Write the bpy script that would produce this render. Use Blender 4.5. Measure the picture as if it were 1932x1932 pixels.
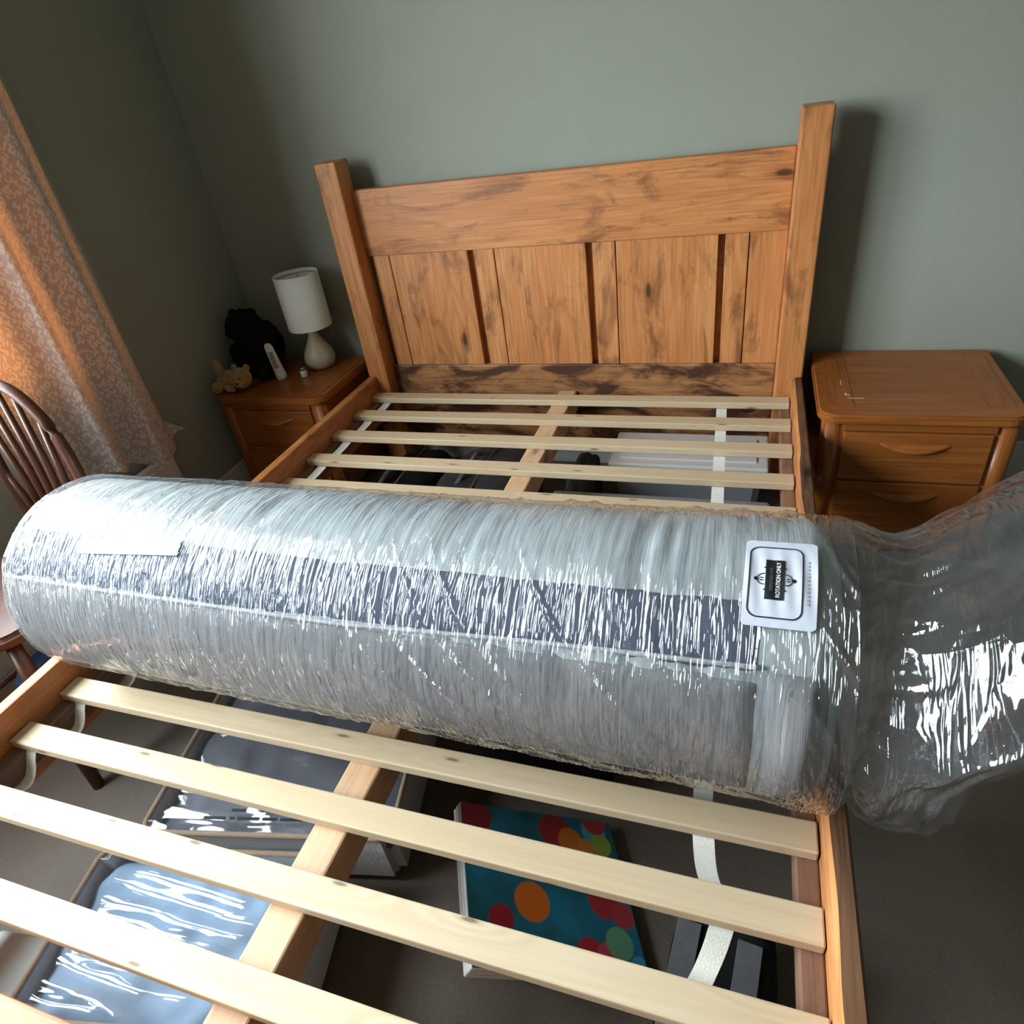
import bpy, bmesh, math, random
import numpy as np
from mathutils import Vector, Matrix, Euler
random.seed(7); rng = np.random.default_rng(7)
scene = bpy.context.scene
C = scene.collection
for o in list(bpy.data.objects): bpy.data.objects.remove(o)

# ------------------------------------------------------------------ camera
F_PX, YAW, PITCH, ROLL = 1243.31, 0.388937, 0.981236, -0.154407
cam_d = bpy.data.cameras.new('camera'); cam = bpy.data.objects.new('camera', cam_d); C.objects.link(cam)
cam_d.sensor_fit = 'HORIZONTAL'; cam_d.sensor_width = 36.0; cam_d.lens = F_PX / 1932 * 36.0
cam_d.clip_start = 0.02
cam.matrix_world = Matrix.Translation((0.55638, -2.11878, 1.26838)) @ (
    Matrix.Rotation(YAW, 4, 'Z') @ Matrix.Rotation(PITCH, 4, 'X') @ Matrix.Rotation(ROLL, 4, 'Z'))
scene.camera = cam

# ------------------------------------------------------------------ sky and exposure
scene.view_settings.view_transform = 'Standard'
scene.view_settings.look = 'None'
scene.view_settings.gamma = 1.0
scene.view_settings.use_curve_mapping = False
scene.view_settings.exposure = 0.0
cy = scene.cycles
cy.max_bounces = 6; cy.diffuse_bounces = 3; cy.glossy_bounces = 2; cy.transmission_bounces = 2; cy.transparent_max_bounces = 7
cy.adaptive_threshold = 0.03; cy.caustics_reflective = False; cy.caustics_refractive = False
w = bpy.data.worlds.new('overcast_sky'); scene.world = w; w.use_nodes = True
bg = w.node_tree.nodes['Background']
bg.inputs['Strength'].default_value = 33.0
wt = w.node_tree; tcw = wt.nodes.new('ShaderNodeTexCoord'); sx_ = wt.nodes.new('ShaderNodeSeparateXYZ'); wt.links.new(tcw.outputs['Generated'], sx_.inputs[0])
wr_ = wt.nodes.new('ShaderNodeValToRGB'); wt.links.new(sx_.outputs['Z'], wr_.inputs[0])      # ground below the horizon, even overcast sky above
wr_.color_ramp.elements[0].position = 0.0; wr_.color_ramp.elements[0].color = (0.24, 0.26, 0.24, 1)
wr_.color_ramp.elements[1].position = 0.03; wr_.color_ramp.elements[1].color = (0.80, 0.91, 1.0, 1)
wt.links.new(wr_.outputs[0], bg.inputs['Color'])
# daylight portal in the window opening (guides sky sampling, gives off no light of its own)
pl = bpy.data.lights.new('window_portal', 'AREA'); pl.shape = 'RECTANGLE'; pl.size = 1.42; pl.size_y = 2.06
pl.cycles.is_portal = True
po = bpy.data.objects.new('window_portal', pl); C.objects.link(po)
po.location = (-1.40, -1.89, 1.445); po.rotation_euler = (0, math.radians(-90), 0)

# ------------------------------------------------------------------ node helpers
def new_mat(name):
    m = bpy.data.materials.new(name); m.use_nodes = True
    nt = m.node_tree; nt.nodes.clear()
    out = nt.nodes.new('ShaderNodeOutputMaterial')
    return m, nt, out
def nd(nt, typ, **kw):
    n = nt.nodes.new(typ)
    for k, v in kw.items():
        if k.startswith('p_'): setattr(n, k[2:], v)
        else:
            key = k.replace('_', ' ')
            n.inputs[key if key in n.inputs else k].default_value = v
    return n
def lk(nt, a, b): nt.links.new(a, b)
def rgb(c): return (c[0], c[1], c[2], 1.0)
def srgb(r, g, b):
    f = lambda c: (c/255/12.92) if c/255 <= 0.04045 else ((c/255+0.055)/1.055)**2.4
    return (f(r), f(g), f(b))
def ramp(nt, fac, stops):
    r = nt.nodes.new('ShaderNodeValToRGB'); cr = r.color_ramp
    while len(cr.elements) > 1: cr.elements.remove(cr.elements[0])
    cr.elements[0].position = stops[0][0]; cr.elements[0].color = rgb(stops[0][1]) if not isinstance(stops[0][1], (int, float)) else (stops[0][1],)*3+(1,)
    for p, c in stops[1:]:
        e = cr.elements.new(p); e.color = rgb(c) if not isinstance(c, (int, float)) else (c,)*3+(1,)
    if fac is not None: lk(nt, fac, r.inputs['Fac'])
    return r
def mixc(nt, fac, a, b, blend='MIX'):
    n = nt.nodes.new('ShaderNodeMix'); n.data_type = 'RGBA'; n.blend_type = blend
    for sock, v in ((n.inputs[0], fac), (n.inputs[6], a), (n.inputs[7], b)):
        if hasattr(v, 'is_output'): lk(nt, v, sock)
        elif isinstance(v, (int, float)): sock.default_value = v
        else: sock.default_value = rgb(v)
    return n.outputs[2]
def math_n(nt, op, a, b=None):
    n = nt.nodes.new('ShaderNodeMath'); n.operation = op
    for i, v in enumerate((a, b)):
        if v is None: continue
        if hasattr(v, 'is_output'): lk(nt, v, n.inputs[i])
        else: n.inputs[i].default_value = v
    return n.outputs[0]
def coords(nt, scale, kind='Object', rnd=True, rot=(0, 0, 0)):
    tc = nt.nodes.new('ShaderNodeTexCoord'); v = tc.outputs[kind]
    if rnd:
        oi = nt.nodes.new('ShaderNodeObjectInfo')
        s = nt.nodes.new('ShaderNodeVectorMath'); s.operation = 'SCALE'; s.inputs[0].default_value = (13.1, 7.7, 17.3)
        lk(nt, oi.outputs['Random'], s.inputs['Scale'])
        a = nt.nodes.new('ShaderNodeVectorMath'); a.operation = 'ADD'
        lk(nt, v, a.inputs[0]); lk(nt, s.outputs[0], a.inputs[1]); v = a.outputs[0]
    mp = nt.nodes.new('ShaderNodeMapping'); mp.inputs['Scale'].default_value = scale; mp.inputs['Rotation'].default_value = rot
    lk(nt, v, mp.inputs['Vector'])
    return mp.outputs[0]
def noise(nt, vec, scale=1, detail=4, rough=0.55, dist=0.0):
    n = nd(nt, 'ShaderNodeTexNoise', Scale=scale, Detail=detail, Roughness=rough, Distortion=dist)
    lk(nt, vec, n.inputs['Vector']); return n.outputs['Fac']
def bump(nt, h, strength, dist=0.01, normal=None):
    b = nd(nt, 'ShaderNodeBump', Strength=strength, Distance=dist)
    lk(nt, h, b.inputs['Height'])
    if normal is not None: lk(nt, normal, b.inputs['Normal'])
    return b.outputs[0]
def plain(name, col, rough=0.6, var=0.12, scale=20, bmp=0.1, metallic=0.0, sheen=0.0, bscale=None, spec=0.5):
    m, nt, out = new_mat(name)
    b = nd(nt, 'ShaderNodeBsdfPrincipled', Roughness=rough, Metallic=metallic)
    b.inputs['Specular IOR Level'].default_value = spec
    if sheen: b.inputs['Sheen Weight'].default_value = sheen
    v = coords(nt, (1, 1, 1)); n = noise(nt, v, scale, 5)
    d = tuple(c*(1-var) for c in col); l = tuple(min(1, c*(1+var)) for c in col)
    r = ramp(nt, n, [(0.3, d), (0.7, l)]); lk(nt, r.outputs[0], b.inputs['Base Color'])
    if bmp:
        n2 = noise(nt, v, bscale or scale*8, 3)
        lk(nt, bump(nt, n2, bmp, 0.004), b.inputs['Normal'])
    lk(nt, b.outputs[0], out.inputs[0]); return m
def wood(name, light, mid, dark, axis, rough=0.5, knot=0.6, stain=0.5, fine=0.5, ring=9.0, bmp=0.15, knot_scale=(2.4, 6.5), spec=0.4, stain_at=0.52):
    """pine / oak: grain runs along axis 0, 1 or 2 of the piece"""
    m, nt, out = new_mat(name)
    def sc(al, ac): return tuple(al if i == axis else ac for i in range(3))
    b = nd(nt, 'ShaderNodeBsdfPrincipled', Roughness=rough); b.inputs['Specular IOR Level'].default_value = spec
    # knots, on a flat (along, across) map of the piece
    def flat(al, ac):
        sp = nt.nodes.new('ShaderNodeSeparateXYZ'); lk(nt, coords(nt, (1, 1, 1)), sp.inputs[0])
        o3 = [sp.outputs[i] for i in range(3)]; rest = [o3[i] for i in range(3) if i != axis]
        cb = nt.nodes.new('ShaderNodeCombineXYZ')
        lk(nt, math_n(nt, 'MULTIPLY', o3[axis], al), cb.inputs[0]); lk(nt, math_n(nt, 'MULTIPLY', math_n(nt, 'ADD', rest[0], rest[1]), ac), cb.inputs[1])
        return cb.outputs[0]
    kv = flat(*knot_scale)
    vo = nd(nt, 'ShaderNodeTexVoronoi', Scale=1.0, p_voronoi_dimensions='2D'); lk(nt, kv, vo.inputs['Vector'])
    kd = vo.outputs['Distance']
    sep = nt.nodes.new('ShaderNodeSeparateColor'); lk(nt, vo.outputs['Color'], sep.inputs[0])
    gate = math_n(nt, 'GREATER_THAN', sep.outputs[0], 0.68)
    kf = ramp(nt, kd, [(0.035, 1.0), (0.05, 0.75), (0.07, 0.25), (0.14, 0.0)]).outputs[0]
    kf = math_n(nt, 'MULTIPLY', math_n(nt, 'MULTIPLY', kf, gate), knot)
    # rings, bent around the knots
    gv = coords(nt, sc(0.7, ring))
    w0 = noise(nt, gv, 1.0, 3, 0.6, 0.9)
    bend = math_n(nt, 'MULTIPLY', math_n(nt, 'MULTIPLY', ramp(nt, kd, [(0.0, 1.0), (0.5, 0.0)]).outputs[0], gate), 0.35)
    ph = math_n(nt, 'MULTIPLY', math_n(nt, 'ADD', w0, bend), 42.0)
    rings = math_n(nt, 'ADD', math_n(nt, 'MULTIPLY', math_n(nt, 'SINE', ph), 0.5), 0.5)
    base = mixc(nt, math_n(nt, 'MULTIPLY', rings, 0.6), light, mid)
    big = noise(nt, coords(nt, sc(1.3, 5.0)), 1.0, 3)
    base = mixc(nt, ramp(nt, big, [(0.35, 0.0), (0.7, 0.75)]).outputs[0], base, mid)
    fv = coords(nt, sc(5, 170)); fn = noise(nt, fv, 1.0, 3, 0.65)
    base = mixc(nt, math_n(nt, 'MULTIPLY', ramp(nt, fn, [(0.46, 0.0), (0.72, 1.0)]).outputs[0], fine), base, dark)
    if stain:
        st = noise(nt, flat(4.2, 11.0), 1.0, 6, 0.68, 0.7)
        base = mixc(nt, math_n(nt, 'MULTIPLY', ramp(nt, st, [(stain_at, 0.0), (stain_at+0.12, 1.0)]).outputs[0], stain), base, dark)
    base = mixc(nt, kf, base, tuple(c*0.35 for c in dark))
    lk(nt, base, b.inputs['Base Color'])
    lk(nt, bump(nt, fn, bmp, 0.002), b.inputs['Normal'])
    lk(nt, b.outputs[0], out.inputs[0]); return m

# ------------------------------------------------------------------ materials
PL, PM, PD = srgb(206, 140, 86), srgb(184, 112, 62), srgb(90, 48, 30)
M = {}
for ax, nm in ((0, 'x'), (1, 'y'), (2, 'z')):
    M['pine_'+nm] = wood('waxed_pine_'+nm, PL, PM, PD, ax, 0.42, 0.85, 0.6, 0.4)
M['pine_worn_x'] = wood('worn_pine_x', srgb(190, 134, 84), srgb(150, 98, 60), srgb(66, 36, 22), 0, 0.5, 0.9, 0.95, 0.6, stain_at=0.44)
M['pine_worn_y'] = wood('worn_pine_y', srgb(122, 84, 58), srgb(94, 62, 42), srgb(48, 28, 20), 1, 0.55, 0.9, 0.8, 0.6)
M['slat'] = wood('pale_pine', srgb(206, 184, 154), srgb(194, 166, 132), srgb(150, 114, 82), 0, 0.55, 0.8, 0.0, 0.12, 10, 0.06, (5.0, 22.0))
M['beam'] = wood('pinkish_pine', srgb(214, 176, 140), srgb(198, 152, 116), srgb(130, 86, 60), 1, 0.5, 0.6, 0.15, 0.25)
M['ledger'] = wood('brown_pine', srgb(140, 104, 84), srgb(118, 84, 68), srgb(70, 46, 36), 1, 0.55, 0.4, 0.3, 0.4)
for ax, nm in ((0, 'x'), (1, 'y'), (2, 'z')):
    M['oak_'+nm] = wood('lacquered_oak_'+nm, srgb(164, 96, 43), srgb(134, 73, 29), srgb(84, 42, 17), ax, 0.32, 0.12, 0.1, 0.4, 14, 0.08)
M['dark_wood'] = wood('dark_chair_wood', srgb(92, 52, 34), srgb(72, 38, 26), srgb(34, 18, 12), 2, 0.38, 0.1, 0.2, 0.4)
M['wall'] = plain('sage_paint', srgb(150, 150, 138), 0.85, 0.02, 6, 0.12, bscale=260, spec=0.2)
M['ceiling'] = plain('ceiling_paint', srgb(176, 172, 162), 0.9, 0.02, 5, 0.05, bscale=200, spec=0.2)
M['skirting'] = plain('skirting_gloss', srgb(196, 196, 188), 0.4, 0.03, 8, 0.03)
M['white_paint'] = plain('white_enamel', srgb(222, 222, 216), 0.4, 0.03, 8, 0.02)
M['upvc'] = plain('white_upvc', srgb(235, 235, 232), 0.3, 0.02, 8, 0.0)
m, nt, out = new_mat('carpet_pile')
b = nd(nt, 'ShaderNodeBsdfPrincipled', Roughness=1.0); b.inputs['Specular IOR Level'].default_value = 0.1; b.inputs['Sheen Weight'].default_value = 0.3
cv = coords(nt, (1, 1, 1), rnd=False)
n1 = noise(nt, cv, 7, 4); n2 = noise(nt, cv, 420, 3, 0.7)
base = mixc(nt, ramp(nt, n1, [(0.3, 0.0), (0.7, 1.0)]).outputs[0], srgb(116, 101, 90), srgb(130, 115, 102))
base = mixc(nt, ramp(nt, n2, [(0.35, 0.55), (0.6, 0.0)]).outputs[0], base, srgb(86, 74, 64))
lk(nt, base, b.inputs['Base Color']); lk(nt, bump(nt, n2, 0.8, 0.006), b.inputs['Normal']); lk(nt, b.outputs[0], out.inputs[0])
M['carpet'] = m
M['shade'] = plain('white_lamp_shade', srgb(238, 236, 228), 0.8, 0.02, 12, 0.15, bscale=300)
M['ceramic'] = plain('cream_ceramic', srgb(205, 194, 170), 0.35, 0.05, 10, 0.02)
M['white_plastic'] = plain('white_plastic', srgb(232, 230, 228), 0.3, 0.03, 10, 0.0)
M['tube_print'] = plain('grey_tube_print', srgb(150, 142, 146), 0.35, 0.15, 60, 0.0)
M['bear'] = plain('tan_plush', srgb(164, 118, 62), 0.95, 0.25, 30, 0.9, sheen=0.5, bscale=240)
M['bear_dark'] = plain('bear_nose_thread', srgb(52, 34, 24), 0.7, 0.1, 30, 0.3)
M['black_fur'] = plain('black_fur', (0.006, 0.006, 0.007), 0.95, 0.4, 40, 1.0, bscale=160, spec=0.15)
M['webbing'] = plain('white_webbing', srgb(228, 224, 214), 0.8, 0.04, 60, 0.3, bscale=500)
M['steel'] = plain('brushed_steel', srgb(170, 168, 164), 0.35, 0.1, 40, 0.05, metallic=1.0)
M['denim'] = plain('blue_denim', srgb(52, 70, 108), 0.9, 0.4, 14, 0.6, bscale=300)
M['black_cloth'] = plain('black_cloth', (0.008, 0.008, 0.009), 0.85, 0.4, 10, 0.5, bscale=200, spec=0.2)
M['charcoal'] = plain('charcoal_cloth', srgb(52, 52, 56), 0.75, 0.3, 9, 0.6, bscale=60)
M['grey_strap'] = plain('grey_strap', srgb(96, 96, 98), 0.8, 0.1, 60, 0.3)
M['bag_fabric'] = plain('pale_grey_bag_fabric', srgb(206, 206, 208), 0.8, 0.06, 14, 0.3, bscale=120)
M['beige_trim'] = plain('beige_binding', srgb(168, 146, 126), 0.85, 0.08, 30, 0.3)
M['duvet_blue'] = plain('pale_blue_duvet', srgb(152, 176, 204), 0.9, 0.12, 6, 0.5, bscale=25)
M['duvet_grey'] = plain('grey_duvet', srgb(112, 112, 122), 0.9, 0.2, 7, 0.6, bscale=25)
M['black_ink'] = plain('black_ink', (0.006, 0.006, 0.008), 0.6, 0.1, 30, 0.0)
M['grey_ink'] = plain('faded_grey_ink', srgb(112, 110, 110), 0.6, 0.1, 30, 0.0)
M['pale_ink'] = plain('pale_grey_ink', srgb(178, 178, 188), 0.6, 0.08, 30, 0.0)
M['white_ink'] = plain('white_ink', srgb(236, 236, 240), 0.6, 0.02, 30, 0.0)
M['paper'] = plain('white_sticker_paper', srgb(206, 206, 218), 0.5, 0.03, 12, 0.25, bscale=24)
M['scuff'] = plain('pale_scuff', srgb(226, 214, 196), 0.6, 0.1, 60, 0.0)
M['pink_cloth'] = plain('dusky_pink_cloth', srgb(160, 122, 128), 0.9, 0.3, 9, 0.5, bscale=70)
M['white_cloth'] = plain('white_cloth', srgb(214, 210, 206), 0.9, 0.08, 9, 0.4, bscale=70)
M['red_cloth'] = plain('dark_red_cloth', srgb(140, 30, 44), 0.9, 0.2, 9, 0.4, bscale=70)
M['foam_edge'] = plain('white_foam_edge', srgb(226, 224, 222), 0.7, 0.04, 30, 0.1)
M['pipe'] = plain('pale_piping', srgb(176, 172, 178), 0.8, 0.06, 60, 0.2)

def fabric(name, c1, c2, rib=0.35, scale=(70, 4, 1)):
    """mattress ticking, uses the UV map (metres along the roll, metres around it)"""
    m, nt, out = new_mat(name)
    b = nd(nt, 'ShaderNodeBsdfPrincipled', Roughness=0.85); b.inputs['Specular IOR Level'].default_value = 0.2
    v = coords(nt, scale, 'UV', False, (0, 0, 0.04)); n = noise(nt, v, 1.0, 4, 0.6, 0.4)
    n2 = noise(nt, coords(nt, (7, 9, 1), 'UV', False), 1.0, 3)
    base = mixc(nt, ramp(nt, n2, [(0.3, 0.0), (0.7, 1.0)]).outputs[0], c1, tuple(0.5*(p+q) for p, q in zip(c1, c2)))
    base = mixc(nt, math_n(nt, 'MULTIPLY', ramp(nt, n, [(0.56, 0.0), (0.70, 1.0)]).outputs[0], 0.8), base, c2)
    lk(nt, base, b.inputs['Base Color']); lk(nt, bump(nt, n, rib, 0.006), b.inputs['Normal'])
    lk(nt, b.outputs[0], out.inputs[0]); return m
M['tick_light'] = fabric('light_grey_ticking', srgb(180, 184, 184), srgb(130, 135, 142))
M['tick_slate'] = fabric('slate_border_ticking', srgb(78, 82, 98), srgb(64, 67, 84), 0.2)
M['tick_mauve'] = fabric('mauve_grey_ticking', srgb(140, 136, 135), srgb(106, 104, 112), 0.25)

def film(name, wr_scale=(95, 7, 1), haze=0.08, gloss=0.10, base_fac=0.05, bmp=0.5, kind='UV', crumple=0.0, lean=0.0, fmul=1.0, sharp=5.0, dist=1.2):
    """clear polythene: lets light through, mirrors at the Fresnel rate"""
    m, nt, out = new_mat(name)
    v = coords(nt, wr_scale, kind, False, (0, 0, lean)); n = noise(nt, v, 1.0, 2, 0.5, dist)
    def creases(n):     # thin creases, flat film between them
        return math_n(nt, 'MAXIMUM', 0.0, math_n(nt, 'SUBTRACT', 1.0, math_n(nt, 'ABSOLUTE', math_n(nt, 'MULTIPLY', math_n(nt, 'SUBTRACT', n, 0.5), sharp))))
    rid = creases(n)
    if sharp > 6:
        rid = math_n(nt, 'ADD', rid, creases(noise(nt, coords(nt, (wr_scale[0]*.55, wr_scale[1]*.8, 1), kind, False, (0, 0, -.18)), 1.0, 1, 0.5, dist)))
        rid = math_n(nt, 'ADD', rid, math_n(nt, 'MULTIPLY', creases(noise(nt, coords(nt, (wr_scale[0]*.6, wr_scale[1]*.8, 1), kind, False, (0, 0, .35)), 1.0, 1, 0.5, dist)), .8))
    nrm = bump(nt, rid, bmp, 0.004)
    if crumple:
        vo = nd(nt, 'ShaderNodeTexVoronoi', Scale=1.0, p_feature='DISTANCE_TO_EDGE')
        lk(nt, coords(nt, (17, 12, 17), kind, False), vo.inputs['Vector'])
        nrm = bump(nt, vo.outputs['Distance'], crumple, 0.02, nrm)
    tr = nd(nt, 'ShaderNodeBsdfTransparent', Color=(0.97, 0.975, 0.98, 1))
    df = nd(nt, 'ShaderNodeBsdfDiffuse', Color=(0.78, 0.82, 0.86, 1)); tl = nd(nt, 'ShaderNodeBsdfTranslucent', Color=(0.78, 0.82, 0.86, 1))
    m0 = nd(nt, 'ShaderNodeMixShader', Fac=0.5); lk(nt, df.outputs[0], m0.inputs[1]); lk(nt, tl.outputs[0], m0.inputs[2])
    m1 = nd(nt, 'ShaderNodeMixShader', Fac=haze); lk(nt, tr.outputs[0], m1.inputs[1]); lk(nt, m0.outputs[0], m1.inputs[2])
    gl = nd(nt, 'ShaderNodeBsdfGlossy', Roughness=gloss, Color=(1, 1, 1, 1)); lk(nt, nrm, gl.inputs['Normal'])
    fr = nd(nt, 'ShaderNodeLayerWeight', Blend=0.5); lk(nt, nrm, fr.inputs['Normal'])     # two-sided Schlick reflectance
    fac = math_n(nt, 'MINIMUM', math_n(nt, 'ADD', math_n(nt, 'MULTIPLY', math_n(nt, 'POWER', fr.outputs['Facing'], 5.0), fmul), base_fac), 0.8)
    m2 = nt.nodes.new('ShaderNodeMixShader'); lk(nt, fac, m2.inputs[0]); lk(nt, m1.outputs[0], m2.inputs[1]); lk(nt, gl.outputs[0], m2.inputs[2])
    lk(nt, m2.outputs[0], out.inputs[0]); return m
M['film'] = film('clear_stretch_film', (100, 8, 1), 0.06, 0.055, 0.065, 0.55, sharp=9.0, dist=0.7)
M['film_tail'] = film('loose_clear_film', (60, 6, 1), 0.05, 0.06, 0.06, 0.4, crumple=0.5)
M['vinyl'] = film('clear_vinyl', (1.6, 18, 1), 0.05, 0.05, 0.045, 0.3, 'Object', lean=-0.35, dist=0.15)
M['box_plastic'] = film('frosted_clear_plastic', (9, 9, 9), 0.42, 0.2, 0.04, 0.1, 'Object')
M['tape'] = plain('frosted_grey_tape', srgb(138, 146, 160), 0.5, 0.08, 30, 0.2, spec=0.2)
m, nt, out = new_mat('window_glass')
tr = nd(nt, 'ShaderNodeBsdfTransparent', Color=(0.96, 0.98, 0.97, 1)); gl = nd(nt, 'ShaderNodeBsdfGlossy', Roughness=0.02)
lw = nd(nt, 'ShaderNodeLayerWeight', Blend=0.5); mx = nt.nodes.new('ShaderNodeMixShader')
lk(nt, math_n(nt, 'ADD', math_n(nt, 'MULTIPLY', math_n(nt, 'POWER', lw.outputs['Facing'], 5.0), 0.9), 0.04), mx.inputs[0]); lk(nt, tr.outputs[0], mx.inputs[1]); lk(nt, gl.outputs[0], mx.inputs[2]); lk(nt, mx.outputs[0], out.inputs[0])
M['glass'] = m

# curtain cloth: leaf pattern, light shines through it
m, nt, out = new_mat('leaf_curtain_cloth')
def leaves(rz, sd):
    mp = nt.nodes.new('ShaderNodeMapping'); mp.inputs['Rotation'].default_value = (0, 0, rz); mp.inputs['Location'].default_value = (sd, sd, 0)
    lk(nt, coords(nt, (1, 1, 1), 'UV', False), mp.inputs['Vector'])
    m2 = nt.nodes.new('ShaderNodeMapping'); m2.inputs['Scale'].default_value = (95, 36, 1); lk(nt, mp.outputs[0], m2.inputs['Vector'])
    vo = nd(nt, 'ShaderNodeTexVoronoi', Scale=1.0, Randomness=0.85, p_voronoi_dimensions='2D'); lk(nt, m2.outputs[0], vo.inputs['Vector'])
    return ramp(nt, vo.outputs['Distance'], [(0.22, 1.0), (0.32, 0.0)]).outputs[0]
pat = math_n(nt, 'MAXIMUM', leaves(0.55, 0.3), leaves(-0.55, 1.7))
cc = mixc(nt, pat, srgb(190, 180, 175), srgb(224, 218, 213))
ct = mixc(nt, pat, srgb(188, 104, 54), srgb(198, 122, 70))
df = nd(nt, 'ShaderNodeBsdfDiffuse'); lk(nt, cc, df.inputs['Color'])
tl = nd(nt, 'ShaderNodeBsdfTranslucent'); lk(nt, ct, tl.inputs['Color'])
mx = nd(nt, 'ShaderNodeMixShader', Fac=0.12); lk(nt, df.outputs[0], mx.inputs[1]); lk(nt, tl.outputs[0], mx.inputs[2]); lk(nt, mx.outputs[0], out.inputs[0])
M['curtain'] = m

# play mat print: coloured dots on teal, flat print
m, nt, out = new_mat('play_mat_print')
b = nd(nt, 'ShaderNodeBsdfPrincipled', Roughness=0.45)
tc = nt.nodes.new('ShaderNodeTexCoord'); base = None
cur = mixc(nt, ramp(nt, noise(nt, tc.outputs['Object'], 9, 3), [(0.35, 0.0), (0.65, 1.0)]).outputs[0], srgb(28, 92, 96), srgb(30, 138, 178))
dots = [(-0.13, 0.11, 0.035, (150, 34, 48)), (-0.04, -0.03, 0.036, (232, 122, 36)), (-0.10, -0.06, 0.026, (170, 40, 52)),
        (0.03, 0.10, 0.038, (176, 52, 60)), (0.06, 0.085, 0.030, (240, 136, 50)), (0.095, 0.07, 0.028, (240, 150, 70)), (0.115, 0.11, 0.03, (90, 190, 220)),
        (0.125, 0.085, 0.026, (170, 200, 90)), (0.12, 0.13, 0.03, (200, 60, 80)), (0.10, -0.02, 0.032, (196, 56, 66)), (0.135, -0.04, 0.026, (210, 70, 84)),
        (0.055, -0.105, 0.03, (190, 50, 70)), (0.09, -0.11, 0.03, (214, 84, 110)), (0.115, -0.085, 0.03, (120, 190, 150)), (0.145, -0.12, 0.022, (70, 190, 240)),
        (-0.12, -0.13, 0.03, (60, 120, 70)), (0.0, 0.02, 0.02, (40, 110, 150))]
for x, y, r, c in dots:
    d = nt.nodes.new('ShaderNodeVectorMath'); d.operation = 'DISTANCE'; d.inputs[1].default_value = (x, y, 0.012)
    lk(nt, tc.outputs['Object'], d.inputs[0])
    f = ramp(nt, math_n(nt, 'DIVIDE', d.outputs['Value'], r), [(0.9, 1.0), (1.0, 0.0)])
    cur = mixc(nt, f.outputs[0], cur, srgb(*c))
lk(nt, cur, b.inputs['Base Color']); lk(nt, b.outputs[0], out.inputs[0]); M['mat_print'] = m

# ------------------------------------------------------------------ object helpers
def wloc(o):
    v = Vector((0, 0, 0))
    while o is not None: v += o.location; o = o.parent
    return v
def tag(o, label, cat, group=None, kind=None):
    if label: o['label'] = label
    if cat: o['category'] = cat
    if group: o['group'] = group
    if kind: o['kind'] = kind
    return o
def thing(name, label, cat, loc=(0, 0, 0), rot=(0, 0, 0), group=None):
    o = bpy.data.objects.new(name, None); C.objects.link(o); o.empty_display_size = 0.05
    o.location = loc; o.rotation_euler = rot
    return tag(o, label, cat, group)
def link(name, me, mat, parent=None, loc=(0, 0, 0), rot=(0, 0, 0), smooth=False):
    """loc is in the parent's own frame"""
    if mat is not None:
        if isinstance(mat, str): mat = M[mat]
        if not me.materials: me.materials.append(mat)
    o = bpy.data.objects.new(name, me); C.objects.link(o)
    o.location = loc; o.rotation_euler = rot
    if parent is not None: o.parent = parent
    if smooth:
        for p in me.polygons: p.use_smooth = True
    return o
def bm_mesh(bm, name='m'):
    me = bpy.data.meshes.new(name); bm.normal_update(); bm.to_mesh(me); bm.free(); return me
def box_mesh(sx, sy, sz, bev=0.003, seg=2):
    bm = bmesh.new(); bmesh.ops.create_cube(bm, size=1.0)
    bmesh.ops.scale(bm, vec=(sx, sy, sz), verts=bm.verts)
    if bev: bmesh.ops.bevel(bm, geom=list(bm.edges), offset=min(bev, 0.45*min(sx, sy, sz)), segments=seg, affect='EDGES', profile=0.5)
    return bm_mesh(bm)
def box(name, x0, x1, y0, y1, z0, z1, mat, parent=None, bev=0.003, seg=2):
    """axis-aligned box given in world coordinates (parent unrotated)"""
    c = Vector(((x0+x1)/2, (y0+y1)/2, (z0+z1)/2))
    if parent is not None: c = c - wloc(parent)
    return link(name, box_mesh(abs(x1-x0), abs(y1-y0), abs(z1-z0), bev, seg), mat, parent, c)
def grid_mesh(P, UV=None, close_u=False, close_v=False):
    """P: (n,m,3) array"""
    n, m_, _ = P.shape
    idx = np.arange(n*m_).reshape(n, m_)
    if close_u: idx = np.concatenate([idx, idx[:1]], 0)
    if close_v: idx = np.concatenate([idx, idx[:, :1]], 1)
    a, b_, c, d = idx[:-1, :-1], idx[1:, :-1], idx[1:, 1:], idx[:-1, 1:]
    faces = np.stack([a, b_, c, d], -1).reshape(-1, 4)
    me = bpy.data.meshes.new('grid')
    me.vertices.add(n*m_); me.vertices.foreach_set('co', P.reshape(-1).astype(np.float32))
    me.loops.add(len(faces)*4); me.loops.foreach_set('vertex_index', faces.reshape(-1).astype(np.int32))
    me.polygons.add(len(faces)); me.polygons.foreach_set('loop_start', np.arange(0, len(faces)*4, 4, dtype=np.int32))
    me.polygons.foreach_set('loop_total', np.full(len(faces), 4, np.int32))
    me.polygons.foreach_set('use_smooth', np.ones(len(faces), bool))
    me.update()
    if UV is not None:
        U = UV
        if close_u: U = np.concatenate([U, U[:1]], 0)
        if close_v:
            last = U[:, :1].copy(); last[..., 1] = U[:, -1:, 1] + (U[:, -1:, 1]-U[:, -2:-1, 1]); U = np.concatenate([U, last], 1)
        uvs = np.stack([U[:-1, :-1], U[1:, :-1], U[1:, 1:], U[:-1, 1:]], -2).reshape(-1)
        l = me.uv_layers.new(name='UVMap'); l.data.foreach_set('uv', uvs.astype(np.float32))
    me.validate(); me.update(); return me
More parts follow.
